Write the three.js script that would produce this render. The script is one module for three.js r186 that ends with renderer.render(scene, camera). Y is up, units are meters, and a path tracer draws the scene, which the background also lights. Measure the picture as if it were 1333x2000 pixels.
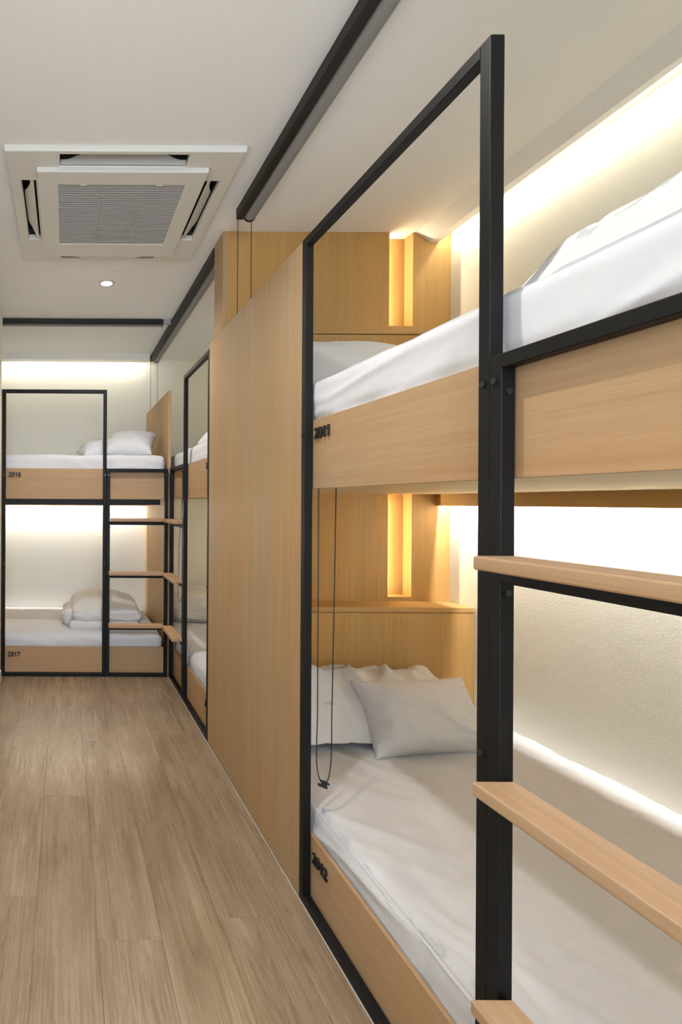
import * as THREE from 'three';
import { RoundedBoxGeometry } from 'three/addons/geometries/RoundedBoxGeometry.js';
import { mergeGeometries, mergeVertices } from 'three/addons/utils/BufferGeometryUtils.js';
import { RectAreaLightUniformsLib } from 'three/addons/lights/RectAreaLightUniformsLib.js';
import { ImprovedNoise } from 'three/addons/math/ImprovedNoise.js';
import { FontLoader } from 'three/addons/loaders/FontLoader.js';
import { TextGeometry } from 'three/addons/geometries/TextGeometry.js';

// ---------------------------------------------------------------- camera, exposure, light levels
const EYE = 1.227, ROOM = 2.503;                        // camera height, ceiling height
const scene = new THREE.Scene();
scene.background = new THREE.Color(0x000000);
const camera = new THREE.PerspectiveCamera(2 * Math.atan(1000 / 1030) * 180 / Math.PI, 1333 / 2000, 0.02, 60);
camera.position.set(0, EYE, 0);
camera.rotation.z = 0.0055;
camera.setViewOffset(1333, 2000, 666.5 - 127, 1000 - 980, 1333, 2000);   // shifted architectural lens
const renderer = new THREE.WebGLRenderer({ antialias: true });
renderer.toneMapping = THREE.LinearToneMapping;
renderer.toneMappingExposure = 1.11;
renderer.shadowMap.enabled = true;
RectAreaLightUniformsLib.init();
const WARM = new THREE.Color().setRGB(1.0, 0.93, 0.74);      // cove strips under the ceiling
const PALE = new THREE.Color().setRGB(0.99, 0.985, 0.93);      // cove strips under the upper beds
const DAY = new THREE.Color().setRGB(0.80, 0.93, 1.18);      // daylight from the window behind the viewer
const NICHE = new THREE.Color().setRGB(1.0, 0.86, 0.56);     // strips in the reading niches
const COOL = new THREE.Color().setRGB(1.0, 0.97, 0.93);      // ceiling spots in the aisle
const LEVEL = { upper: 145, lower: 570, niche: 70, spot: 4.4, window: 12.5 };

// ---------------------------------------------------------------- helpers
const noise = new ImprovedNoise();
const N = (x, y = 0, z = 0) => noise.noise(x, y, z);
function rng(seed) { let a = seed >>> 0; return () => { a = (a + 0x6D2B79F5) | 0; let t = Math.imul(a ^ (a >>> 15), 1 | a); t = (t + Math.imul(t ^ (t >>> 7), 61 | t)) ^ t; return ((t ^ (t >>> 14)) >>> 0) / 4294967296; }; }
const clamp = (v, a = 0, b = 1) => Math.min(b, Math.max(a, v));
const smooth = (a, b, v) => { const t = clamp((v - a) / (b - a)); return t * t * (3 - 2 * t); };
// all places are given as x (right), y (up) and d (distance into the room, = -z)
const origins = new Map(), taken = new Map();
function numbered(name) { const n = taken.get(name) || 0; taken.set(name, n + 1); return n ? `${name}_${String(n).padStart(3, '0')}` : name; }
function thing(name, label, category, [x, y, d], group) {
  const o = new THREE.Group(); o.name = numbered(name); o.position.set(x, y, -d); scene.add(o);
  o.userData = { label, category }; if (group) o.userData.group = group;
  origins.set(o, new THREE.Vector3(x, y, -d));
  return o;
}
function mesh(name, geo, mat) { const m = new THREE.Mesh(geo, mat); m.name = name; m.castShadow = m.receiveShadow = true; return m; }
function part(name, geo, mat, parent, label) {          // geo in room coordinates
  const o = origins.get(parent); geo = geo.clone(); geo.translate(-o.x, -o.y, -o.z);
  const m = mesh(name, geo, mat); parent.add(m); origins.set(m, o);
  if (label) m.userData.label = label;
  return m;
}
function single(name, geo, mat, label, category, group) {   // a thing that is one mesh
  geo = geo.clone(); geo.computeBoundingBox(); const b = geo.boundingBox;
  const p = new THREE.Vector3((b.min.x + b.max.x) / 2, b.min.y, (b.min.z + b.max.z) / 2);
  geo.translate(-p.x, -p.y, -p.z);
  const m = mesh(numbered(name), geo, mat); m.position.copy(p); scene.add(m);
  m.userData = { label, category }; if (group) m.userData.group = group;
  origins.set(m, p);
  return m;
}
function struct(name, geo, mat, label, category) { const m = single(name, geo, mat, label, category); m.userData.kind = 'structure'; return m; }
// uv in metres: u across the grain, v along it
function metreUV(g, grain) {
  const p = g.attributes.position, n = g.attributes.normal, uv = new Float32Array(p.count * 2);
  for (let i = 0; i < p.count; i++) {
    const a = [Math.abs(n.getX(i)), Math.abs(n.getY(i)), Math.abs(n.getZ(i))];
    const face = a[0] >= a[1] && a[0] >= a[2] ? 0 : a[1] >= a[2] ? 1 : 2;
    const c = [p.getX(i), p.getY(i), p.getZ(i)], ax = [0, 1, 2].filter((k) => k !== face);
    let v = ax.includes(grain) ? grain : ax[1]; const u = ax[0] === v ? ax[1] : ax[0];
    uv[2 * i] = c[u] + c[face] * 0.37; uv[2 * i + 1] = c[v] + c[face] * 0.71;
  }
  g.setAttribute('uv', new THREE.BufferAttribute(uv, 2)); return g;
}
const X = 0, Y = 1, Z = 2;
function box(x0, x1, y0, y1, d0, d1, r = 0, grain = Y) {
  const w = x1 - x0, h = y1 - y0, l = d1 - d0;
  let g = r > 0 ? new RoundedBoxGeometry(w, h, l, 2, Math.min(r, w / 2.1, h / 2.1, l / 2.1)) : new THREE.BoxGeometry(w, h, l);
  g.translate((x0 + x1) / 2, (y0 + y1) / 2, -(d0 + d1) / 2);
  return metreUV(g, grain);
}
const merge = (list) => mergeGeometries(list.map((g) => { const c = g.index ? g.toNonIndexed() : g.clone(); for (const k of Object.keys(c.attributes)) if (!['position', 'normal', 'uv'].includes(k)) c.deleteAttribute(k); return c; }));
const cyl = (r, len, axis, x, y, d, seg = 24, r2 = r) => { const g = new THREE.CylinderGeometry(r2, r, len, seg); if (axis === X) g.rotateZ(Math.PI / 2); if (axis === Z) g.rotateX(Math.PI / 2); g.translate(x, y, -d); return g; };
function prism(points, d0, d1, along = Z) {             // points: section [x or d, y]; swept along d (Z) or x (X)
  const s = new THREE.Shape(points.map(([a, b]) => new THREE.Vector2(a, b)));
  const g = new THREE.ExtrudeGeometry(s, { depth: d1 - d0, bevelEnabled: false });
  if (along === Z) g.translate(0, 0, -d1); else { g.rotateY(Math.PI / 2); g.translate(d0, 0, 0); }
  return metreUV(g, along);
}

// ---------------------------------------------------------------- procedural textures
function lattice(seed, nx, ny) { const r = rng(seed), a = new Float32Array(nx * ny); for (let i = 0; i < a.length; i++) a[i] = r(); return (u, v) => { u = ((u % 1) + 1) % 1 * nx; v = ((v % 1) + 1) % 1 * ny; const i = Math.floor(u), j = Math.floor(v); let fu = u - i, fv = v - j; fu = fu * fu * (3 - 2 * fu); fv = fv * fv * (3 - 2 * fv); const q = (x, y) => a[(y % ny) * nx + (x % nx)]; return (q(i, j) * (1 - fu) + q(i + 1, j) * fu) * (1 - fv) + (q(i, j + 1) * (1 - fu) + q(i + 1, j + 1) * fu) * fv; }; }
function texture(w, h, fn, srgb, repeat) {
  const a = new Uint8Array(w * h * 4);
  for (let j = 0; j < h; j++) for (let i = 0; i < w; i++) { const c = fn((i + 0.5) / w, (j + 0.5) / h); const k = 4 * (j * w + i); for (let q = 0; q < 3; q++) a[k + q] = clamp(Array.isArray(c) ? c[q] : c, 0, 1) * 255; a[k + 3] = 255; }
  const t = new THREE.DataTexture(a, w, h); t.magFilter = THREE.LinearFilter; t.minFilter = THREE.LinearMipmapLinearFilter; t.generateMipmaps = true; t.wrapS = t.wrapT = THREE.RepeatWrapping;
  if (srgb) t.colorSpace = THREE.SRGBColorSpace;
  if (repeat) t.repeat.set(1 / repeat[0], 1 / repeat[1]);
  t.needsUpdate = true; return t;
}
function woodMaps(seed, base, vary) {
  const f1 = lattice(seed, 220, 5), f2 = lattice(seed + 1, 90, 9), f3 = lattice(seed + 2, 16, 3), f4 = lattice(seed + 3, 300, 60), f5 = lattice(seed + 4, 5, 4);
  const tone = (u, v) => { const w = u + 0.012 * (f3(u * 0.5, v) - 0.5); return 0.42 * (f1(w, v) - 0.5) + 0.5 * (f2(w, v) - 0.5) + 0.45 * (f3(w, v) - 0.5) + 0.3 * (f4(w, v) - 0.5); };
  const map = texture(512, 1024, (u, v) => { const t = tone(u, v) * vary, p = (f5(u, v) - 0.5) * 0.05; return [base[0] + t * 0.75 + p * 0.5, base[1] + t - p * 0.3, base[2] + t * 1.15 - p]; }, true, [0.6, 2.1]);
  const bump = texture(512, 512, (u, v) => 0.5 + 0.6 * (f4(u, v) - 0.5) + 0.3 * (f1(u, v) - 0.5), false, [0.6, 2.1]);
  return { map, bumpMap: bump };
}
const M = {};
{
  const w = woodMaps(11, [0.675, 0.555, 0.40], 0.06);
  M.wood = new THREE.MeshPhysicalMaterial({ ...w, bumpScale: 0.00012, roughness: 0.52, specularIntensity: 0.6 });
  const wh = woodMaps(17, [0.71, 0.56, 0.345], 0.06);
  M.honey = new THREE.MeshPhysicalMaterial({ ...wh, bumpScale: 0.00012, roughness: 0.5, specularIntensity: 0.6 });
  const w2 = woodMaps(31, [0.68, 0.55, 0.41], 0.06);
  M.board = new THREE.MeshPhysicalMaterial({ ...w2, bumpScale: 0.00012, roughness: 0.55, specularIntensity: 0.6 });
  const w3 = woodMaps(57, [0.68, 0.55, 0.425], 0.08);
  M.tread = new THREE.MeshPhysicalMaterial({ ...w3, bumpScale: 0.0001, roughness: 0.48 });
  M.ply = new THREE.MeshPhysicalMaterial({ ...woodMaps(63, [0.80, 0.71, 0.55], 0.06), bumpScale: 0.0001, roughness: 0.55 });
  const pl = lattice(71, 200, 200), pl2 = lattice(72, 40, 40), pl3 = lattice(73, 9, 9);
  const plaster = texture(512, 512, (u, v) => 0.5 + 0.5 * (pl(u, v) - 0.5) + 0.5 * (pl2(u, v) - 0.5) + 0.4 * (pl3(u, v) - 0.5), false, [1, 1]);
  M.wall = new THREE.MeshStandardMaterial({ color: new THREE.Color().setRGB(0.86, 0.845, 0.765), roughness: 0.8, bumpMap: plaster, bumpScale: 0.0004 });
  M.ceiling = new THREE.MeshStandardMaterial({ color: new THREE.Color().setRGB(0.87, 0.86, 0.835), roughness: 0.9, bumpMap: plaster, bumpScale: 0.0003 });
  M.steel = new THREE.MeshPhysicalMaterial({ color: new THREE.Color().setRGB(0.007, 0.0065, 0.0065), roughness: 0.48, specularIntensity: 0.4 });
  M.bolt = new THREE.MeshStandardMaterial({ color: new THREE.Color().setRGB(0.06, 0.06, 0.06), roughness: 0.3, metalness: 0.8 });
  M.black = new THREE.MeshStandardMaterial({ color: new THREE.Color().setRGB(0.008, 0.0075, 0.0075), roughness: 0.55 });
  const wv = lattice(81, 256, 256), wv2 = lattice(82, 30, 30);
  const weave = texture(512, 512, (u, v) => 0.5 + 0.35 * (wv(u, v) - 0.5) + 0.65 * (wv2(u, v) - 0.5), false, [0.35, 0.35]);
  M.sheet = new THREE.MeshPhysicalMaterial({ color: new THREE.Color().setRGB(0.63, 0.63, 0.65), roughness: 0.92, bumpMap: weave, bumpScale: 0.0004, sheen: 0.25, sheenRoughness: 0.6, sheenColor: new THREE.Color(1, 1, 1) });
  M.duvet = new THREE.MeshPhysicalMaterial({ color: new THREE.Color().setRGB(0.65, 0.645, 0.635), roughness: 0.92, bumpMap: weave, bumpScale: 0.0004, sheen: 0.25, sheenRoughness: 0.6, sheenColor: new THREE.Color(1, 1, 1) });
  M.white = new THREE.MeshStandardMaterial({ color: new THREE.Color().setRGB(0.78, 0.76, 0.70), roughness: 0.5 });
  M.plastic = new THREE.MeshStandardMaterial({ color: new THREE.Color().setRGB(0.72, 0.70, 0.64), roughness: 0.45 });
  M.slat = new THREE.MeshStandardMaterial({ color: new THREE.Color().setRGB(0.46, 0.46, 0.46), roughness: 0.6 });
  M.dark = new THREE.MeshStandardMaterial({ color: new THREE.Color().setRGB(0.03, 0.03, 0.03), roughness: 0.8 });
  M.filter = new THREE.MeshStandardMaterial({ color: new THREE.Color().setRGB(0.16, 0.16, 0.16), roughness: 0.9 });
  M.blind = new THREE.MeshStandardMaterial({ color: new THREE.Color().setRGB(0.25, 0.24, 0.23), roughness: 0.85 });
  M.metal = new THREE.MeshStandardMaterial({ color: new THREE.Color().setRGB(0.45, 0.44, 0.43), roughness: 0.4, metalness: 0.6 });
  M.strip = new THREE.MeshStandardMaterial({ color: 0xffffff, emissive: WARM, emissiveIntensity: 4 });
  M.lens = new THREE.MeshStandardMaterial({ color: 0xffffff, emissive: new THREE.Color(1, 0.98, 0.95), emissiveIntensity: 25 });
  M.seal = new THREE.MeshStandardMaterial({ color: new THREE.Color().setRGB(0.5, 0.46, 0.4), roughness: 0.5 });
}
// oak floor planks: seven prints, each 0.18 x 1.22 m
const plankMats = [];
for (let k = 0; k < 7; k++) {
  const s = 200 + k * 17, r = rng(s);
  const g1 = lattice(s, 64, 7), g2 = lattice(s + 1, 26, 5), g3 = lattice(s + 2, 4, 6), g4 = lattice(s + 3, 120, 40), g5 = lattice(s + 4, 3, 5), g6 = lattice(s + 5, 90, 16);
  const cx = 0.25 + 0.5 * r(), knots = [...Array(2)].map(() => [r(), r(), 0.012 + 0.02 * r()]), shade = (r() - 0.5) * 0.035, figure = r();
  const tone = (u, v) => {
    let w = u + 0.05 * (g3(u, v) - 0.5), kn = 0;
    for (const [ku, kv, kr] of knots) { const du = (u - ku) * 0.18, dv = (v - kv) * 1.22 * 0.45, q = Math.exp(-(du * du + dv * dv) / (kr * kr)); w += (u - ku) * q * 0.5; kn += q * q * q; }
    const arch = Math.sin(((w - cx) * (w - cx) * 34 + v * 9 + 2.2 * g5(u, v)) * 5.5);
    const fig = figure > 0.35 ? smooth(0.42, 0.1, Math.abs(w - cx)) * 0.04 * arch : 0;
    const pore = smooth(0.6, 0.98, g6(w, v)) * -0.03;
    return shade + 0.10 * (g1(w, v) - 0.5) + 0.09 * (g2(w, v) - 0.5) + 0.05 * (g4(w, v) - 0.5) + 0.13 * (g3(u, v) - 0.5) + fig + pore - 0.10 * kn;
  };
  const map = texture(192, 1024, (u, v) => { const t = tone(u, v); return [0.575 + t * 0.6, 0.49 + t * 0.63, 0.395 + t * 0.63]; }, true);
  const bumpMap = texture(192, 512, (u, v) => 0.5 + 2.2 * (0.5 * (g6(u, v) - 0.5) + 0.4 * (g4(u, v) - 0.5)) * 0.5, false);
  const rough = texture(96, 256, (u, v) => 0.5 + 0.35 * (g1(u, v) - 0.5) + 0.3 * (g4(u, v) - 0.5), false);
  plankMats.push(new THREE.MeshPhysicalMaterial({ map, bumpMap, bumpScale: 0.0003, roughness: 0.54, roughnessMap: rough, specularIntensity: 0.9 }));
}

// ---------------------------------------------------------------- room shell
const AX = 0.735;                 // aisle face of the right-hand bunks
const RW = 1.81, BW = 4.74;       // right wall, end wall
const CD = 3.70;                  // aisle face of the end bunk
const LW = -0.4425;               // left wall of the aisle
struct('floor', box(-1.45, 2.0, -0.12, -0.004, -2.35, 4.95), M.seal, 'screed under the oak planks along the aisle', 'floor');
{
  const floor = scene.getObjectByName('floor'), r = rng(5);
  const pw = 0.18, pl = 1.22;
  for (let c = 0; c < 8; c++) {
    const x0 = -0.62 + c * pw, off = [0.36, 0.92, 0.10, 0.66, 1.16, 0.48, 0.02, 0.80][c];
    for (let k = -1; k < 4; k++) {
      const d0 = k * pl + off - 0.9, d1 = d0 + pl; if (d0 > 3.95) continue;
      const g = new RoundedBoxGeometry(pw - 0.0006, 0.004, pl - 0.0008, 1, 0.0005);
      const p = g.attributes.position, uv = g.attributes.uv, flip = r() > 0.5;
      for (let i = 0; i < p.count; i++) { const u = p.getX(i) / pw + 0.5, v = p.getZ(i) / pl + 0.5; uv.setXY(i, flip ? 1 - u : u, flip ? 1 - v : v); }
      g.translate(x0 + pw / 2, -0.002, -(d0 + d1) / 2);
      part('floor_plank', g, plankMats[Math.floor(r() * 7)], floor);
    }
  }
}
// air-conditioner hole in the ceiling
const AC = { x0: -0.2235, x1: 0.6445, d0: 1.885, d1: 2.753 };
{
  const c = 2.66, g = merge([box(-1.45, 2.0, ROOM, c, -2.35, AC.d0 + 0.02), box(-1.45, 2.0, ROOM, c, AC.d1 - 0.02, 4.95), box(-1.45, AC.x0 + 0.02, ROOM, c, AC.d0 + 0.02, AC.d1 - 0.02), box(AC.x1 - 0.02, 2.0, ROOM, c, AC.d0 + 0.02, AC.d1 - 0.02)]);
  struct('ceiling', g, M.ceiling, 'plain white painted ceiling over the aisle and bunks', 'ceiling');
}
struct('wall_right', box(RW, RW + 0.12, -0.1, ROOM, 0.3, BW), M.wall, 'cream wall behind the bunks on the right', 'wall');
struct('wall_back', box(-1.45, RW + 0.12, -0.1, ROOM, BW, BW + 0.12), M.wall, 'cream end wall behind the farthest bunk', 'wall');
struct('wall_left', merge([box(LW - 0.12, LW, -0.1, ROOM, -2.2, 3.64), box(-1.3, LW - 0.12, -0.1, ROOM, 3.52, 3.64)]), M.wall, 'cream wall along the left side of the aisle', 'wall');
struct('wall_end', box(-1.42, -1.3, -0.1, ROOM, 3.52, BW), M.wall, 'cream wall at the hidden end of the far bunk', 'wall');
const WIN = [-0.32, 0.62, 0.85, 2.25];
struct('wall_front', merge([box(LW - 0.12, 0.9, -0.1, WIN[2], -2.32, -2.2), box(LW - 0.12, 0.9, WIN[3], ROOM, -2.32, -2.2), box(LW - 0.12, WIN[0], WIN[2], WIN[3], -2.32, -2.2), box(WIN[1], 0.9, WIN[2], WIN[3], -2.32, -2.2)]), M.wall, 'cream wall behind the viewer', 'wall');
{
  const w = thing('window_1', 'frosted daylight window in the wall behind the viewer', 'window', [0.15, WIN[2], -2.26]); w.userData.kind = 'structure';
  part('window_frame', merge([box(WIN[0], WIN[1], WIN[2], WIN[2] + 0.04, -2.30, -2.22), box(WIN[0], WIN[1], WIN[3] - 0.04, WIN[3], -2.30, -2.22), box(WIN[0], WIN[0] + 0.04, WIN[2] + 0.04, WIN[3] - 0.04, -2.30, -2.22), box(WIN[1] - 0.04, WIN[1], WIN[2] + 0.04, WIN[3] - 0.04, -2.30, -2.22)]), M.white, w);
  part('window_pane', box(WIN[0] + 0.04, WIN[1] - 0.04, WIN[2] + 0.04, WIN[3] - 0.04, -2.262, -2.254), new THREE.MeshStandardMaterial({ color: 0xffffff, roughness: 0.6, emissive: DAY, emissiveIntensity: 1.5 }), w);
  const l = new THREE.RectAreaLight(DAY, LEVEL.window, WIN[1] - WIN[0] - 0.08, WIN[3] - WIN[2] - 0.08); l.position.set((WIN[0] + WIN[1]) / 2, (WIN[2] + WIN[3]) / 2, 2.25); l.lookAt((WIN[0] + WIN[1]) / 2, (WIN[2] + WIN[3]) / 2, 0); scene.add(l);
}
struct('wall_near', box(0.74, RW + 0.12, -0.1, ROOM, -2.2, 0.40), M.wall, 'cream wall closing the near end of the right bunk', 'wall');
struct('baseboard_left', box(LW, LW + 0.012, 0, 0.07, -2.2, 3.63, 0.003), M.white, 'cream skirting board along the left wall', 'skirting');
struct('trim_1', box(0.7315, 0.7345, 0, 0.003, 0.42, 3.70), M.seal, 'thin pale sealant bead between the floor and right bunks', 'trim');

// ceiling pelmets that hide the upper cove strips
function tapered(s0, s1, a, b) {                         // section at s0 -> section at s1 ; points [x, y]
  const n = a.length, pos = [], P = (q, s) => [q[0], q[1], -s];
  const tri = (...v) => v.forEach((p) => pos.push(...p));
  for (let i = 0; i < n; i++) { const j = (i + 1) % n; const A = P(a[i], s0), B = P(a[j], s0), C = P(b[j], s1), D = P(b[i], s1); tri(A, D, B, B, D, C); }
  for (let i = 1; i + 1 < n; i++) { tri(P(a[0], s0), P(a[i], s0), P(a[i + 1], s0)); tri(P(b[0], s1), P(b[i + 1], s1), P(b[i], s1)); }
  const g = new THREE.BufferGeometry(); g.setAttribute('position', new THREE.Float32BufferAttribute(pos, 3)); g.computeVertexNormals(); return metreUV(g, Z);
}
struct('trim_2', tapered(0.40, 2.48, [[1.60, ROOM], [1.66, 2.458], [1.672, 2.458], [1.672, ROOM]], [[1.645, ROOM], [1.712, 2.458], [1.752, 2.458], [1.752, ROOM]]), M.ceiling, 'white ceiling pelmet above the near upper bunk', 'pelmet');
struct('trim_3', tapered(2.62, BW, [[1.645, ROOM], [1.712, 2.458], [1.742, 2.458], [1.742, ROOM]], [[1.645, ROOM], [1.712, 2.458], [1.742, 2.458], [1.742, ROOM]]), M.ceiling, 'white ceiling pelmet above the middle upper bunk', 'pelmet');
struct('trim_4', prism([[-4.52, ROOM], [-4.56, 2.458], [-4.645, 2.458], [-4.645, ROOM]].map(([a, b]) => [-a, b]).map(([a, b]) => [a, b]), -1.3, 0.727, X), M.ceiling, 'white ceiling pelmet above the far upper bunk', 'pelmet');

// ---------------------------------------------------------------- wooden divider with the light niches
const NX0 = 1.5205, NX1 = 1.632, HD = 2.48, HB = 2.62, ND = 2.543;
{
  const o = thing('wood_divider', 'full-height maple veneer divider with two slim lit niches', 'partition', [1.27, 0, 2.55]);
  o.userData.kind = 'structure';
  part('veneer_panel', box(AX + 0.0225, NX0, 0, ROOM, HD, HB, 0, Y), M.honey, o);
  part('veneer_edge', box(AX + 0.002, AX + 0.0225, 2.0425, ROOM, HD, HB, 0, Y), M.wood, o);
  part('veneer_panel', box(NX1, RW, 0, ROOM, HD, HB, 0, Y), M.honey, o);
  part('niche_back', merge([box(NX0, NX1, 0, ROOM, ND, HB, 0, Y)]), M.honey, o);
  part('niche_sill', box(NX0, NX1, 0, 0.788, HD, ND, 0, Y), M.honey, o);
  part('niche_sill', box(NX0, NX1, 1.271, 2.062, HD, ND, 0, Y), M.honey, o);
}
function strip(label, geo, pos, w, h, target, color, level, group) {     // glowing strip + area light just in front of it
  const s = single('led_strip', geo, M.strip, label, 'light strip', group);
  const l = new THREE.RectAreaLight(color, level, w, h); l.position.set(pos[0], pos[1], -pos[2]); l.lookAt(target[0], target[1], -target[2]);
  scene.add(l); return s;
}
strip('upright warm light strip hidden in the upper niche', box(NX0 + 0.0002, NX0 + 0.003, 2.07, 2.495, 2.515, 2.523), [NX0 + 0.004, 2.28, 2.519], 0.008, 0.42, [3, 2.28, 2.519], NICHE, LEVEL.niche);
strip('upright warm light strip hidden in the lower niche', box(NX0 + 0.0002, NX0 + 0.003, 0.80, 1.262, 2.515, 2.523), [NX0 + 0.004, 1.03, 2.519], 0.008, 0.45, [3, 1.03, 2.519], NICHE, LEVEL.niche * 1.2);

// ---------------------------------------------------------------- bunks
const T = 0.025;                                          // steel tube
const font = await new FontLoader().loadAsync('fonts/droid/droid_sans_bold.typeface.json');
function digits(text, h, w) {
  const g = new TextGeometry(text, { font, size: 1, depth: 0.15, curveSegments: 6, bevelEnabled: false }); g.computeBoundingBox();
  const b = g.boundingBox; g.translate(-b.min.x, -b.min.y, 0); g.scale(w / (b.max.x - b.min.x), h / (b.max.y - b.min.y), 0.006 / 0.15); return g;
}
// local frame of a bunk: s along the bed, t from its aisle face inwards
function frameBox(side) { return side === 'right' ? (s0, s1, t0, t1, y0, y1, r = 0, grain = Z) => box(AX + t0, AX + t1, y0, y1, s0, s1, r, grain === 's' ? Z : grain) : (s0, s1, t0, t1, y0, y1, r = 0, grain = X) => box(s0, s1, y0, y1, CD + t0, CD + t1, r, grain === 's' ? X : grain); }
function makeBunk(spec) {
  const { side, name, tall, ladder, boardS, upper, lower, top, base, treads, pelmet } = spec;
  const B = frameBox(side), wall = side === 'right' ? RW - AX : BW - CD;
  const mid = (base[0] + base[1]) / 2;
  const o = thing('bunk_bed', spec.label, 'bunk bed', side === 'right' ? [AX + wall / 2, 0, mid] : [mid, 0, CD + wall / 2], 'steel and maple bunk beds');
  const R = 0.0025;
  const boltAt = (p, s, y, t = 0) => { const g = side === 'right' ? cyl(0.0055, 0.006, X, AX + t - 0.001, y, s, 10, 0.0055) : cyl(0.0055, 0.006, Z, s, y, CD + t - 0.001, 10, 0.0055); part('bolt', g, M.bolt, p); };
  const innerBolt = (p, s, y, t) => { const g = side === 'right' ? cyl(0.0055, 0.006, Z, AX + t, y, s, 10) : cyl(0.0055, 0.006, X, s, y, CD + t, 10); part('bolt', g, M.bolt, p); };
  // tall guard frame
  for (const s of [tall[0], tall[1] - T]) {
    const p = part('frame_post', B(s, s + T, 0, T, 0, top, R), M.steel, o);
    boltAt(p, s + T / 2, upper[1] - 0.045); boltAt(p, s + T / 2, 0.06); boltAt(p, s + T / 2, 0.79);
  }
  part('frame_top_bar', B(tall[0] + T, tall[1] - T, 0, T, top - T, top, R), M.steel, o);
  part('frame_bottom_bar', B(tall[0] + T, tall[1] - T, 0, T, 0, T, R), M.steel, o);
  // ladder frame
  for (const s of [ladder[0], ladder[1] - T]) {
    const p = part('ladder_post', B(s, s + T, 0, T, 0, upper[1], R), M.steel, o);
    boltAt(p, s + T / 2, upper[1] - 0.045);
    const far = s === ladder[0], inner = far ? s + T : s;
    for (const y of [upper[1] - 0.065, treads[0] - 0.065, treads[1] - 0.065]) innerBolt(p, inner, y, T / 2);
  }
  part('ladder_top_bar', B(ladder[0] + T, ladder[1] - T, 0, T, upper[1] - T, upper[1], R), M.steel, o);
  part('ladder_bottom_bar', B(ladder[0] + T, ladder[1] - T, 0, T, 0, T, R), M.steel, o);
  for (const y of treads) {
    part('ladder_rung', B(ladder[0] + T, ladder[1] - T, 0, T, y - 0.048, y - 0.0232, R), M.steel, o);
    part('tread', B(ladder[0] - (spec.over?.[0] ?? 0.0), ladder[1] + (spec.over?.[1] ?? 0.0), -0.063, 0.008, y - 0.023, y, 0.004, 's'), M.tread, o);
  }
  // boards, bases, pelmet
  const ub = part('side_board', B(boardS[0], boardS[1], T + 0.002, T + 0.014, upper[0], upper[1], 0.0015, 's'), M.board, o);
  const lb = part('side_board', B(boardS[0], boardS[1], T + 0.002, T + 0.014, 0.012, lower, 0.0015, 's'), M.board, o);
  part('bed_base', B(base[0], base[1], T + 0.014, wall - 0.002, upper[0] + 0.001, upper[0] + 0.019, 0, 's'), M.ply, o);
  part('bed_base', B(base[0], base[1], T + 0.014, wall - 0.002, 0.10, 0.13, 0, 's'), M.ply, o);
  const pl = pelmet;
  part('light_pelmet', B(pl[0], pl[1], wall - 0.070, wall - 0.052, upper[0] - 0.053, upper[0] + 0.001, 0.001, 's'), M.honey, o);
  // numbers
  const put = (txt, s, y, board) => {
    const g = digits(txt, 0.034, 0.086);
    if (side === 'right') { g.rotateY(-Math.PI / 2); g.translate(AX + T + 0.002, y, -s); } else g.translate(s, y, -(CD + T + 0.002));
    part('bed_number', g, M.black, board, `raised black number ${txt}`);
  };
  if (spec.numbers) { put(spec.numbers[0], spec.numberAt, upper[1] - 0.061, ub); put(spec.numbers[1], spec.numberAt, lower - 0.072, lb); }
  for (const p of spec.panels || []) part('privacy_panel', box(...p, 0.0015, Y), M.wood, o);
  if (spec.extra) spec.extra(o, B, part);
  return o;
}
makeBunk({
  side: 'right', label: 'nearest bunk bed, boards numbered 2011 and 2012, beside the aisle', tall: [0.9145, 1.642], ladder: [0.459, 0.9145], boardS: [0.43, 1.6415], upper: [1.271, 1.482], lower: 0.208, top: 2.043,
  base: [0.42, 2.478], treads: [1.142, 0.771, 0.412], pelmet: [0.42, 2.478], numbers: ['2011', '2012'], numberAt: 1.602, over: [-0.03, -0.0455],
  panels: [[AX + 0.002, AX + 0.022, 0.003, 2.042, 1.643, 2.70]],
});
makeBunk({
  side: 'right', label: 'middle bunk bed seen edge-on between the wooden panel and far corner', tall: [2.702, 3.285], ladder: [3.285, 3.697], boardS: [2.72, 3.69], upper: [1.256, 1.468], lower: 0.208, top: 2.015,
  base: [2.622, 4.738], treads: [1.114, 0.742, 0.378], pelmet: [2.622, 4.738], numbers: ['2014', '2015'], numberAt: 2.835, over: [-0.005, -0.061],
  panels: [[AX - 0.008, AX + 0.014, 0.003, 2.018, 3.73, BW - 0.005]],
});
makeBunk({
  side: 'end', label: 'far bunk bed facing the aisle, boards numbered 2016 and 2017', tall: [-0.443, 0.292], ladder: [0.292, 0.725], boardS: [-0.43, 0.72], upper: [1.247, 1.462], lower: 0.204, top: 2.015,
  base: [-1.29, 0.724], treads: [1.114, 0.742, 0.378], pelmet: [-1.29, 0.724], numbers: ['2016', '2017'], numberAt: -0.398, over: [-0.015, -0.04],
  panels: [[-1.29, -0.444, 0.003, 2.015, CD + 0.002, CD + 0.022]],
  extra: (o, B, part) => part('support_bar', B(-0.418, 0.675, 0.027, 0.052, 1.208, 1.2465, 0.002), M.steel, o),
});
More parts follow.
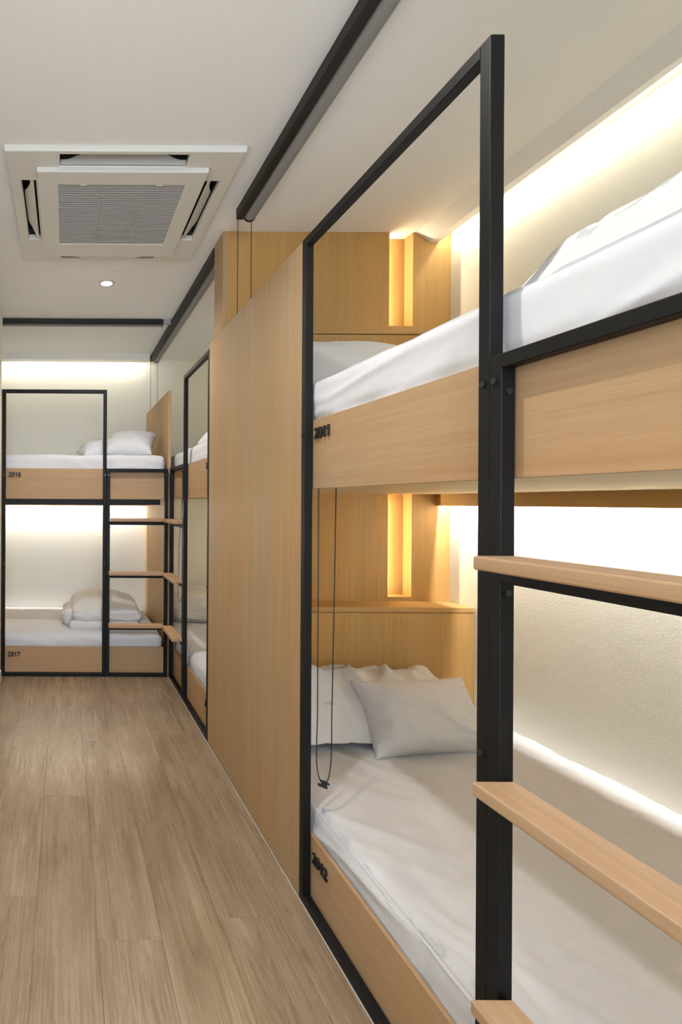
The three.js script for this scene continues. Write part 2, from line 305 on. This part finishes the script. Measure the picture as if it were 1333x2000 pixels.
// headboard shelf boxes
function shelfBox(d0, d1, y0, y1, front, label) {
  const o = thing('headboard_shelf', label, 'shelf', [(0.78 + RW) / 2, y0, (d0 + d1) / 2], 'boxed headboard shelves');
  const s = front === 'near' ? [d0, d1] : [d0, d1];
  part('shelf_top', box(0.775, RW - 0.001, y1 - 0.022, y1, s[0], s[1], 0.002, X), M.honey, o);
  const f = front === 'near' ? [d0 + 0.003, d0 + 0.021] : [d1 - 0.021, d1 - 0.003];
  part('front_panel', box(0.777, RW - 0.001, y0, y1 - 0.0245, f[0], f[1], 0.001, Y), M.honey, o);
  part('end_panel', box(0.777, 0.795, y0, y1 - 0.0245, front === 'near' ? d0 + 0.021 : d0, front === 'near' ? d1 : d1 - 0.021, 0.001, Y), M.honey, o);
}
shelfBox(2.324, 2.479, 0.131, 0.769, 'near', 'boxed maple shelf behind the pillow on the 2012 bed');
shelfBox(2.324, 2.479, 1.2905, 1.996, 'near', 'boxed maple shelf at the head of the 2011 bed');
shelfBox(2.621, 2.785, 0.131, 0.755, 'far', 'boxed maple shelf at the near end of middle lower bed');
shelfBox(2.621, 2.785, 1.2755, 1.99, 'far', 'boxed maple shelf at the near end of middle upper bed');

// cove strips
const down = (x, y, d) => [x, y - 5, d];
function coveZ(label, x, y, d0, d1, level, tone, w = 0.005) { strip(label, box(x - w / 2, x + w / 2, y, y + 0.002, d0, d1), [x, y - 0.0006, (d0 + d1) / 2], w, d1 - d0, [x, y - 5, (d0 + d1) / 2], tone, level, 'cove light strips'); }
function coveX(label, d, y, x0, x1, level, tone, w = 0.005) {
  const s = single('led_strip', box(x0, x1, y, y + 0.002, d - w / 2, d + w / 2), M.strip, label, 'light strip', 'cove light strips');
  const l = new THREE.RectAreaLight(tone, level, x1 - x0, w); l.position.set((x0 + x1) / 2, y - 0.0006, -d); l.rotation.x = -Math.PI / 2; scene.add(l);
}
coveZ('light strip behind the pelmet over the nearest lower bed', 1.7615, 1.268, 0.44, 2.46, LEVEL.lower, PALE);
coveZ('light strip behind the ceiling pelmet over the nearest upper bed', 1.770, 2.499, 0.44, 2.46, LEVEL.upper, WARM);
coveZ('light strip behind the pelmet over the middle lower bed', 1.7615, 1.253, 2.64, 4.72, LEVEL.lower, PALE);
coveZ('light strip behind the ceiling pelmet over middle upper bed', 1.765, 2.499, 2.64, 4.72, LEVEL.upper, WARM);
coveX('light strip behind the pelmet over the far lower bed', BW - 0.0485, 1.244, -1.28, 0.70, LEVEL.lower, PALE);
coveX('light strip behind the ceiling pelmet over the far upper bed', BW - 0.06, 2.499, -1.28, 0.70, LEVEL.upper, WARM);

// ---------------------------------------------------------------- ceiling spots
function downlight(x, d, label) {
  const o = thing('ceiling_downlight', label, 'downlight', [x, ROOM, d], 'aisle ceiling downlights');
  const pts = [[0.030, -0.003], [0.034, -0.006], [0.046, -0.005], [0.047, -0.0015], [0.030, -0.0015]].map(([a, b]) => new THREE.Vector2(a, b));
  const ring = new THREE.LatheGeometry(pts, 40); ring.translate(x, ROOM - 0.001, -d); part('trim_ring', ring, M.white, o);
  part('light_lens', cyl(0.030, 0.003, Y, x, ROOM - 0.004, d, 32), M.lens, o);
  const l = new THREE.SpotLight(COOL, LEVEL.spot, 0, 1.25, 0.5, 2); l.position.set(0, -0.012, 0); l.target.position.set(0, -2, 0); l.castShadow = true; l.shadow.radius = 1.5; l.shadow.mapSize.set(1024, 1024);
  o.add(l, l.target);
}
{
  const o = thing('ceiling_hatch', 'flush square access panel around the ceiling downlight', 'hatch', [0.245, ROOM, 3.07]);
  part('hatch_panel', box(0.045, 0.445, ROOM - 0.0025, ROOM - 0.0002, 2.875, 3.265, 0.001), M.ceiling, o);
}
downlight(0.236, 3.07, 'lit round downlight in the ceiling hatch beyond the air conditioner');
downlight(0.25, 1.15, 'lit round downlight in the aisle ceiling before the air conditioner');
downlight(0.25, -0.80, 'lit round downlight in the aisle ceiling behind the viewer');

// ---------------------------------------------------------------- ceiling cassette air conditioner
{
  const o = thing('air_conditioner', 'square ceiling cassette air conditioner with ribbed grey intake grille', 'air conditioner', [0.2105, 2.44, 2.319]);
  const cx = 0.2105, cd = 2.319, H = 0.434;
  const slots = [[-0.026, 0.447, 1.905, 1.9745], [-0.026, 0.447, 2.665, 2.72], [-0.178, -0.121, 2.06, 2.52], [0.542, 0.599, 2.06, 2.52]];
  const rect = (x0, x1, d0, d1, P = THREE.Path) => { const p = new P(); p.moveTo(x0, d0); p.lineTo(x1, d0); p.lineTo(x1, d1); p.lineTo(x0, d1); p.closePath(); return p; };
  const plate = (outer, holes, y0, y1, bevel) => { const s = rect(...outer, THREE.Shape); holes.forEach((h) => s.holes.push(rect(...h))); const g = new THREE.ExtrudeGeometry(s, { depth: y1 - y0 - bevel, bevelEnabled: bevel > 0, bevelThickness: bevel, bevelSize: bevel, bevelOffset: -bevel, bevelSegments: 2 }); g.rotateX(-Math.PI / 2); g.translate(0, y0 + bevel, 0); return metreUV(g, Z); };
  // shape y axis = d  (rotateX(-90deg): y -> -z)
  part('face_panel', plate([cx - H, cx + H, cd - H, cd + H], slots, 2.481, 2.5029, 0.004), M.plastic, o);
  part('housing', merge([box(cx - H + 0.03, cx + H - 0.03, 2.60, 2.61, cd - H + 0.03, cd + H - 0.03), ...slots.map((s) => merge([box(s[0] - 0.004, s[0], 2.503, 2.60, s[2], s[3]), box(s[1], s[1] + 0.004, 2.503, 2.60, s[2], s[3]), box(s[0], s[1], 2.503, 2.60, s[2] - 0.004, s[2]), box(s[0], s[1], 2.503, 2.60, s[3], s[3] + 0.004)]))]), M.dark, o);
  const gr = [-0.033, 0.4625, 2.057, 2.531];
  part('intake_frame', plate([-0.112, 0.533, 1.976, 2.655], [gr], 2.463, 2.4812, 0.003), M.plastic, o);
  part('filter', box(gr[0], gr[1], 2.4812, 2.4835, gr[2], gr[3]), M.filter, o);
  const n = 30, pitch = (gr[3] - gr[2]) / n, slatG = box(gr[0] - 0.001, gr[1] + 0.001, 2.4655, 2.4785, gr[2], gr[2] + pitch * 0.52, 0.001);
  for (let k = 0; k < n; k++) { const g = slatG.clone(); g.translate(0, 0, -pitch * (k + 0.3)); part('slat', g, M.slat, o); }
  for (const f of [1 / 3, 2 / 3]) part('grille_rib', box(gr[0] + (gr[1] - gr[0]) * f - 0.002, gr[0] + (gr[1] - gr[0]) * f + 0.002, 2.4648, 2.4780, gr[2], gr[3]), M.slat, o);
  for (const f of [0.2, 0.8]) part('latch', box(gr[0] + (gr[1] - gr[0]) * f - 0.013, gr[0] + (gr[1] - gr[0]) * f + 0.013, 2.4625, 2.4685, gr[2] - 0.003, gr[2] + 0.006, 0.001), M.white, o);
  // louvre flaps: a board with cut-back ends, turned open in its slot
  const flap = (len) => {
    const s = new THREE.Shape(), L = len / 2, w = 0.05;
    s.moveTo(-L, 0); s.lineTo(L, 0); s.lineTo(L, w * 0.3); s.bezierCurveTo(L - 0.02, w * 0.3, L - 0.035, w * 0.3, L - 0.06, w * 0.55); s.bezierCurveTo(L - 0.09, w * 0.62, L - 0.085, w, L - 0.13, w);
    s.lineTo(-L + 0.13, w); s.bezierCurveTo(-L + 0.085, w, -L + 0.09, w * 0.62, -L + 0.06, w * 0.55); s.bezierCurveTo(-L + 0.035, w * 0.3, -L + 0.02, w * 0.3, -L, w * 0.3); s.closePath();
    const g = new THREE.ExtrudeGeometry(s, { depth: 0.003, bevelEnabled: true, bevelThickness: 0.0012, bevelSize: 0.001, bevelSegments: 2 }); return g;
  };
  const place = (len, tilt, turn, x, y, d, mat = M.plastic) => { const g = flap(len); g.rotateX(tilt); g.rotateY(turn); g.translate(x, y, -d); part('louvre_flap', metreUV(g, X), mat, o); };
  place(0.465, 0.6, 0, cx, 2.487, 1.969, M.slat);
  place(0.465, 1.55, Math.PI, cx, 2.4855, 2.668);
  place(0.45, 0.95, Math.PI / 2 + Math.PI, -0.130, 2.483, cd - 0.03);
  place(0.45, 0.95, Math.PI / 2, 0.551, 2.483, cd - 0.03);
}

// ---------------------------------------------------------------- roller blinds and bead chains
const bead = new THREE.IcosahedronGeometry(0.0024, 1);
function chainGeo(points, step = 0.0058) {
  const curve = new THREE.CatmullRomCurve3(points.map(([x, y, d]) => new THREE.Vector3(x, y, -d)), false, 'centripetal');
  const n = Math.round(curve.getLength() / step), list = [];
  const p = curve.getSpacedPoints(n);
  for (const q of p) { const b = bead.clone(); b.deleteAttribute('uv'); b.translate(q.x, q.y, q.z); list.push(b); }
  const cord = new THREE.TubeGeometry(curve, Math.max(60, n / 4 | 0), 0.0007, 5, false).toNonIndexed(); cord.deleteAttribute('uv');
  const g = mergeGeometries([...list, cord]);
  return g;
}
function blindAlongZ(d0, d1, chainEnd, bottom, label, sway = 0) {
  const o = thing('roller_blind', label, 'blind', [0.79, 2.42, (d0 + d1) / 2], 'rolled-up bunk blinds');
  part('bottom_bar', merge([box(0.738, 0.746, 2.458, 2.5025, d0, d1, 0.001), box(0.738, 0.766, 2.456, 2.464, d0, d1, 0.002)]), M.black, o);
  part('fabric_roll', cyl(0.026, d1 - d0 - 0.02, Z, 0.795, 2.474, (d0 + d1) / 2, 32), M.blind, o);
  for (const d of [d0 - 0.001, d1 - 0.003]) part('end_bracket', merge([cyl(0.028, 0.004, Z, 0.795, 2.474, d + 0.002, 28), box(0.767, 0.823, 2.474, 2.5025, d, d + 0.004)]), M.black, o);
  part('head_plate', box(0.765, 0.83, 2.4995, 2.5028, d0, d1), M.metal, o);
  const c = chainEnd + 0.006, f = (a) => a;
  part('bead_chain', chainGeo([[0.747, 2.468, c], [0.747, 2.30, c], [0.747 + sway, 1.95, c], [0.752 + sway, bottom + 0.1, c], [0.778 + sway, bottom, c], [0.800 + sway * 0.6, bottom + 0.1, c], [0.806, 1.95, c], [0.806, 2.30, c], [0.806, 2.468, c]].map(f)), M.black, o, 'black bead pull chain');
}
blindAlongZ(0.45, 2.292, 2.292, 1.68, 'rolled-up blind with black bar and bead chain above the nearest bunk');
blindAlongZ(2.64, 4.62, 4.622, 1.75, 'rolled-up blind on the ceiling above the middle bunk', 0.0);
{
  const o = thing('roller_blind', 'rolled-up blind with black bar on the ceiling before the far bunk', 'blind', [0.1, 2.45, 3.70], 'rolled-up bunk blinds');
  part('bottom_bar', merge([box(-0.44, 0.672, 2.468, 2.5025, 3.668, 3.676, 0.001), box(-0.44, 0.672, 2.466, 2.474, 3.668, 3.69, 0.002)]), M.black, o);
  part('fabric_roll', cyl(0.020, 1.12, X, 0.118, 2.4815, 3.712, 28), M.blind, o);
  for (const x of [-0.444, 0.676]) part('end_bracket', box(x, x + 0.004, 2.462, 2.5025, 3.692, 3.732), M.black, o);
  part('end_cap', box(0.681, 0.731, 2.470, 2.5025, 3.668, 3.70, 0.002), M.metal, o);
}
function looseChain(pts, clip, label, turn = 0.4) {
  const low = pts.reduce((a, b) => (b[1] < a[1] ? b : a));
  const o = thing('blind_chain', label, 'chain', [low[0], low[1], low[2]], 'pull chains of the lower blinds');
  part('bead_chain', chainGeo(pts), M.black, o);
  if (clip) { const g = merge([box(-0.014, 0.013, 0.003, 0.009, -0.005, 0.005, 0.0015), box(-0.016, 0.012, -0.010, -0.003, -0.005, 0.005, 0.0015), box(-0.008, 0.008, -0.004, 0.005, -0.003, 0.003)]); g.rotateZ(-turn); g.translate(clip[0], clip[1], -clip[2]); part('chain_connector', g, M.black, o); }
}
looseChain([[0.776, 1.27, 1.612], [0.776, 1.0, 1.612], [0.776, 0.60, 1.612], [0.777, 0.41, 1.612], [0.788, 0.378, 1.610], [0.803, 0.378, 1.608], [0.813, 0.42, 1.606], [0.817, 0.60, 1.606], [0.823, 1.0, 1.606], [0.826, 1.27, 1.606]], [0.796, 0.369, 1.609], 'black bead chain loop hanging above the 2012 mattress');
looseChain([[0.80, 1.256, 3.60], [0.79, 1.0, 3.62], [0.785, 0.7, 3.64], [0.79, 0.55, 3.64], [0.80, 0.545, 3.64], [0.81, 0.6, 3.63], [0.81, 1.0, 3.61], [0.812, 1.256, 3.60]], null, 'black bead chain loop behind the middle bunk ladder');

// ---------------------------------------------------------------- bedding
function finish(pos, idx) {
  let g = new THREE.BufferGeometry(); g.setAttribute('position', new THREE.Float32BufferAttribute(pos, 3)); if (idx) g.setIndex(idx);
  g = mergeVertices(g, 1e-5); g.computeVertexNormals(); return metreUV(g, Z);
}
function softBox(x0, x1, y0, y1, d0, d1, r, cell, disp) {
  const w = x1 - x0, h = y1 - y0, l = d1 - d0, c = [(x0 + x1) / 2, (y0 + y1) / 2, -(d0 + d1) / 2];
  let g = new THREE.BoxGeometry(w, h, l, Math.ceil(w / cell), Math.max(4, Math.ceil(h / (cell * 0.6))), Math.ceil(l / cell));
  g.deleteAttribute('uv'); g.deleteAttribute('normal'); g = mergeVertices(g, 1e-5);
  const p = g.attributes.position, q = new THREE.Vector3(), n = new THREE.Vector3();
  const hw = w / 2 - r, hh = Math.max(0.001, h / 2 - Math.min(r, h / 2.05)), hl = l / 2 - r, ry = Math.min(r, h / 2.05);
  for (let i = 0; i < p.count; i++) {
    q.fromBufferAttribute(p, i);
    const cx = clamp(q.x, -hw, hw), cy = clamp(q.y, -hh, hh), cz = clamp(q.z, -hl, hl);
    n.set((q.x - cx) / r, (q.y - cy) / ry, (q.z - cz) / r); if (n.lengthSq() > 0) n.normalize();
    const e = disp ? disp(c[0] + q.x, c[1] + q.y, -(c[2] + q.z), n) : 0;
    p.setXYZ(i, c[0] + cx + n.x * (r + e), c[1] + cy + n.y * (ry + e), c[2] + cz + n.z * (r + e));
  }
  g.computeVertexNormals(); return metreUV(g, Z);
}
// sharp little creases: ridged noise
const crease = (x, y, z = 0) => { const a = 1 - Math.abs(N(x, y, z)) * 2.2; return a > 0 ? a * a * a : 0; };
function mattress(name, b, mat, label, side, o = {}) {
  const [x0, x1, y0, y1, d0, d1] = b;
  const disp = (x, y, d, n) => {
    const a = side === 'right' ? d : x, t = side === 'right' ? x : d;
    let e = 0.004 * N(a * 3, t * 3, y * 2 + 5);
    if (n.y > 0.6) {
      const c = t * 0.8 + a * 0.6, l = t * 0.6 - a * 0.8;
      e += 0.006 * crease(c * 6 + 0.6 * N(a * 2, t * 2, 1), l * 1.3, 3) + 0.002 * N(c * 11, l * 3, 6);
      if (o.quilt) e += 0.0045 * crease(c * 9 + 0.3 * N(l * 3, c), l * 0.7, 8) + 0.003 * crease(l * 5, c * 0.8, 12);
      if (o.rise) e += o.rise(side === 'right' ? (x - x0) / (x1 - x0) : (d - d0) / (d1 - d0));
    } else e += 0.007 * crease(a * 2.4 + y * 7, y * 6 - a * 1.1, 1.7) + 0.003 * N(a * 9 + y * 14, y * 10);
    if (o.rumple) { const q = smooth(o.rumple[1], o.rumple[0], a) * smooth(0.30, 0.05, t - (side === 'right' ? x0 : d0)); e += q * (0.010 * crease(t * 9 + a * 3, a * 2.5 - t * 4, 21) + 0.008 * Math.sin(t * 95 + a * 24 + 5 * N(a * 6, t * 6, 2))); }
    if (o.bulge && n.y < 0.75 && y > o.bulge) e += 0.009 * smooth(o.bulge, o.bulge + 0.025, y) * (0.7 + 0.6 * N(a * 4, 3, 3));
    return e;
  };
  return single(name, softBox(x0, x1, y0, y1, d0, d1, o.r ?? 0.035, o.cell ?? 0.02, disp), mat, label, 'mattress', 'mattresses in white fitted sheets');
}
mattress('mattress', [0.778, 1.783, 1.2915, 1.603, 0.44, 2.308], M.sheet, 'white-sheeted mattress on the nearest upper bed', 'right', { r: 0.028, cell: 0.013, bulge: 1.484 });
mattress('mattress', [0.780, 1.80, 0.132, 0.29, 0.44, 2.306], M.sheet, 'white-sheeted mattress on the nearest lower bed, partly in shade', 'right', { r: 0.045, cell: 0.011, quilt: true, rumple: [0.85, 1.35], rise: (t) => -0.015 + 0.055 * smooth(0, 1, t) });
mattress('mattress', [0.785, 1.795, 1.277, 1.575, 2.79, 4.725], M.sheet, 'white-sheeted mattress on the upper middle bed', 'right', { cell: 0.03 });
mattress('mattress', [0.785, 1.795, 0.132, 0.29, 2.79, 4.725], M.sheet, 'white-sheeted mattress on the lower middle bed', 'right', { cell: 0.03, r: 0.05 });
mattress('mattress', [-1.27, 0.715, 1.268, 1.562, 3.755, 4.728], M.sheet, 'white-sheeted mattress on the far upper bed facing the aisle', 'end', { cell: 0.025 });
mattress('mattress', [-1.27, 0.70, 0.132, 0.285, 3.755, 4.728], M.sheet, 'white-sheeted mattress on the far lower bed facing the aisle', 'end', { cell: 0.025, r: 0.045 });

// pillow: width along x, height along y, thickness along z, before it is turned into place
function pillowGeo(W, H, Th, seed, under = 1, n = 44) {
  const pos = [], idx = [], m = n + 1;
  for (const side of [1, -1]) for (let j = 0; j <= n; j++) for (let i = 0; i <= n; i++) {
    const u = -Math.cos(Math.PI * i / n), v = -Math.cos(Math.PI * j / n);
    const eu = Math.pow(Math.max(0, 1 - Math.pow(Math.abs(u), 2.8)), 0.46), ev = Math.pow(Math.max(0, 1 - Math.pow(Math.abs(v), 2.8)), 0.46);
    let t = eu * ev;
    const x = u * W / 2 * (1 - 0.085 * (1 - v * v)), y = v * H / 2 * (1 - 0.10 * (1 - u * u));
    const edge = smooth(0.98, 0.45, Math.abs(u)) * 0.6 + 0.4;
    const wr = t * (0.10 * N(u * 2 + seed, v * 2, side) + 0.16 * (1 - edge) * N(u * 2 + seed, v * 9, 3) + 0.07 * crease(u * 2.4 + v + seed, v * 2.2 - u * 0.5, seed + side)) + 0.13 * t * (1 - t) * Math.sin(v * 16 + 4 * N(u * 3, v * 3, seed)) * smooth(0.2, 0.9, Math.abs(u));
    pos.push(x, y, (side > 0 ? 1 : -under) * Th / 2 * (t + wr));
  }
  for (const s of [0, 1]) for (let j = 0; j < n; j++) for (let i = 0; i < n; i++) { const a = s * m * m + j * m + i, b = a + 1, c = a + m, d = c + 1; s ? idx.push(a, c, b, b, c, d) : idx.push(a, b, c, b, d, c); }
  return finish(pos, idx);
}
function pillow(W, H, Th, seed, rot, at, label, under = 1) {
  const g = pillowGeo(W, H, Th, seed, under); g.applyMatrix4(new THREE.Matrix4().makeRotationFromEuler(new THREE.Euler(...rot, 'YXZ'))); g.translate(at[0], at[1], -at[2]);
  return single('pillow', g, M.sheet, label, 'pillow', 'white pillows');
}
// heap of cloth on a bed: height field over a rectangle, closed underneath
function heapGeo(x0, x1, d0, d1, y0, fn, cell = 0.008) {
  const nx = Math.ceil((x1 - x0) / cell), nd = Math.ceil((d1 - d0) / cell), pos = [], idx = [], m = nx + 1;
  for (let j = 0; j <= nd; j++) for (let i = 0; i <= nx; i++) { const u = i / nx, v = j / nd, x = x0 + (x1 - x0) * u, d = d0 + (d1 - d0) * v; const r = fn(u, v, x, d); if (typeof r === 'number') pos.push(x, y0 + r, -d); else pos.push(x + r[1], y0 + r[0], -(d + r[2])); }
  for (let j = 0; j < nd; j++) for (let i = 0; i < nx; i++) { const a = j * m + i, b = a + 1, c = a + m, d = c + 1; idx.push(a, b, c, b, d, c); }
  const base = pos.length / 3;
  for (let j = 0; j <= nd; j++) for (let i = 0; i <= nx; i++) if (i === 0 || j === 0 || i === nx || j === nd) { /* rim stays on the sheet */ }
  let g = new THREE.BufferGeometry(); g.setAttribute('position', new THREE.Float32BufferAttribute(pos, 3)); g.setIndex(idx); g.computeVertexNormals(); void base;
  return metreUV(g, Z);
}
const hump = (t, p = 2.4) => Math.pow(Math.max(0, 1 - Math.pow(Math.abs(2 * t - 1), p)), 0.5);
// duvet thrown against the shelf on the 2012 bed
{
  const g = heapGeo(0.80, 1.76, 1.985, 2.318, 0.264, (u, v, x, d) => {
    const shape = hump(clamp(u * 0.98 + 0.02), 5) * Math.pow(Math.max(0, Math.sin(Math.PI * clamp(0.02 + v * 0.80, 0, 1))), 0.55);
    const prof = 0.275 * (1 - 0.45 * smooth(0.70, 1.0, u)) * shape;
    const ph = (x * 1.0 + d * 0.55) * 40 + 2.6 * N(x * 5, d * 5, 2), pleat = Math.pow(1 - Math.abs(Math.sin(ph / 2)), 1.6);
    const folds = 0.05 * pleat * smooth(0.03, 0.3, v) * smooth(0.75, 0.4, v) * smooth(0.78, 0.4, u) + 0.022 * crease(x * 6 + d * 3, d * 7 - x * 3, 4) + 0.020 * N(x * 9, d * 9, 1) - 0.012;
    return [Math.max(0, prof + folds * shape), 0.012 * N(x * 9, d * 9, 6), -0.02 * N(x * 6, 2, 1) * (1 - v)];
  });
  single('duvet', g, M.duvet, 'rumpled white duvet heaped behind the pillow on the 2012 bed', 'duvet');
}
pillow(0.435, 0.285, 0.19, 3.1, [-0.62, -0.05, 0.06], [1.356, 0.418, 2.005], 'white pillow leaning on the rumpled duvet on the 2012 bed');
// 2011 bed: pillow against the shelf, folded duvet by the near edge
pillow(0.60, 0.38, 0.17, 7.7, [-0.70, 0.12, 0.03], [1.19, 1.755, 2.15], 'plump white pillow propped against the shelf on the 2011 bed');
pillow(0.54, 0.34, 0.10, 9.2, [-1.52, -0.1, 0.0], [1.18, 1.622, 1.95], 'flatter white pillow lying below the propped one on the 2011 bed', 0.3);
{
  const g = heapGeo(0.79, 1.22, 0.45, 0.965, 1.590, (u, v, x, d) => {
    const s = hump(u, 3.2) * Math.pow(Math.max(0, 1 - Math.pow(v, 7)), 0.55);
    const slant = 0.62 + 0.38 * smooth(1.0, 0.72, v);
    const f = 0.022 * Math.sin((x * 1.0 + d * 0.34) * 55 + 2.5 * N(x * 5, d * 4, 3)) + 0.03 * crease(x * 8 + d * 1.5, d * 3 - x, 2);
    return [Math.max(0, s * (0.105 * slant + f * 0.8 - 0.012 * smooth(0.02, 0, Math.abs(v - 0.74 - 0.1 * u)))), -0.008 * (1 - u) * s, 0];
  });
  single('duvet', g, M.duvet, 'folded white duvet lying along the front edge of the 2011 bed', 'duvet');
}
// middle bunk bedding
pillow(0.50, 0.36, 0.20, 12.4, [-1.56, 1.50, 0.0], [0.985, 1.584, 3.06], 'white pillow on the upper middle bed behind the guard frame', 0.15);
{
  const g = softBox(0.84, 1.45, 0.288, 0.50, 4.05, 4.70, 0.09, 0.02, (x, y, d, n) => 0.012 * N(x * 6, y * 9, d * 6) + 0.012 * crease(x * 4, y * 12 + d * 2, 1));
  single('duvet', g, M.duvet, 'folded white duvet at the far end of middle lower bed', 'duvet');
}
// far bunk bedding
pillow(0.48, 0.36, 0.24, 21.3, [-1.42, 0.15, 0.02], [0.35, 1.598, 4.12], 'white pillow lying at left of the pair on the 2016 bed', 0.3);
pillow(0.36, 0.34, 0.17, 25.9, [-1.05, -0.25, -0.05], [0.50, 1.665, 4.02], 'white pillow nearest the wooden panel on the 2016 bed');
{
  const soft = (k) => (x, y, d, n) => 0.010 * N(x * 6 + k, y * 9, d * 6) + 0.010 * crease(x * 3 + k, y * 16, d * 3);
  const g = merge([
    softBox(0.035, 0.56, 0.283, 0.345, 3.885, 4.40, 0.030, 0.014, soft(1)),
    softBox(0.055, 0.575, 0.325, 0.43, 3.895, 4.42, 0.05, 0.014, (x, y, d, n) => soft(4)(x, y, d, n) + (n.y > 0 ? 0.085 * Math.sin(Math.PI * clamp((x - 0.03) / 0.56)) * smooth(3.88, 4.2, d) * n.y : 0)),
    softBox(-0.01, 0.20, 0.283, 0.40, 3.99, 4.40, 0.045, 0.014, soft(7)),
  ]);
  single('duvet', g, M.duvet, 'neatly folded thick duvet on the 2017 bed', 'duvet');
}
renderer.render(scene, camera);
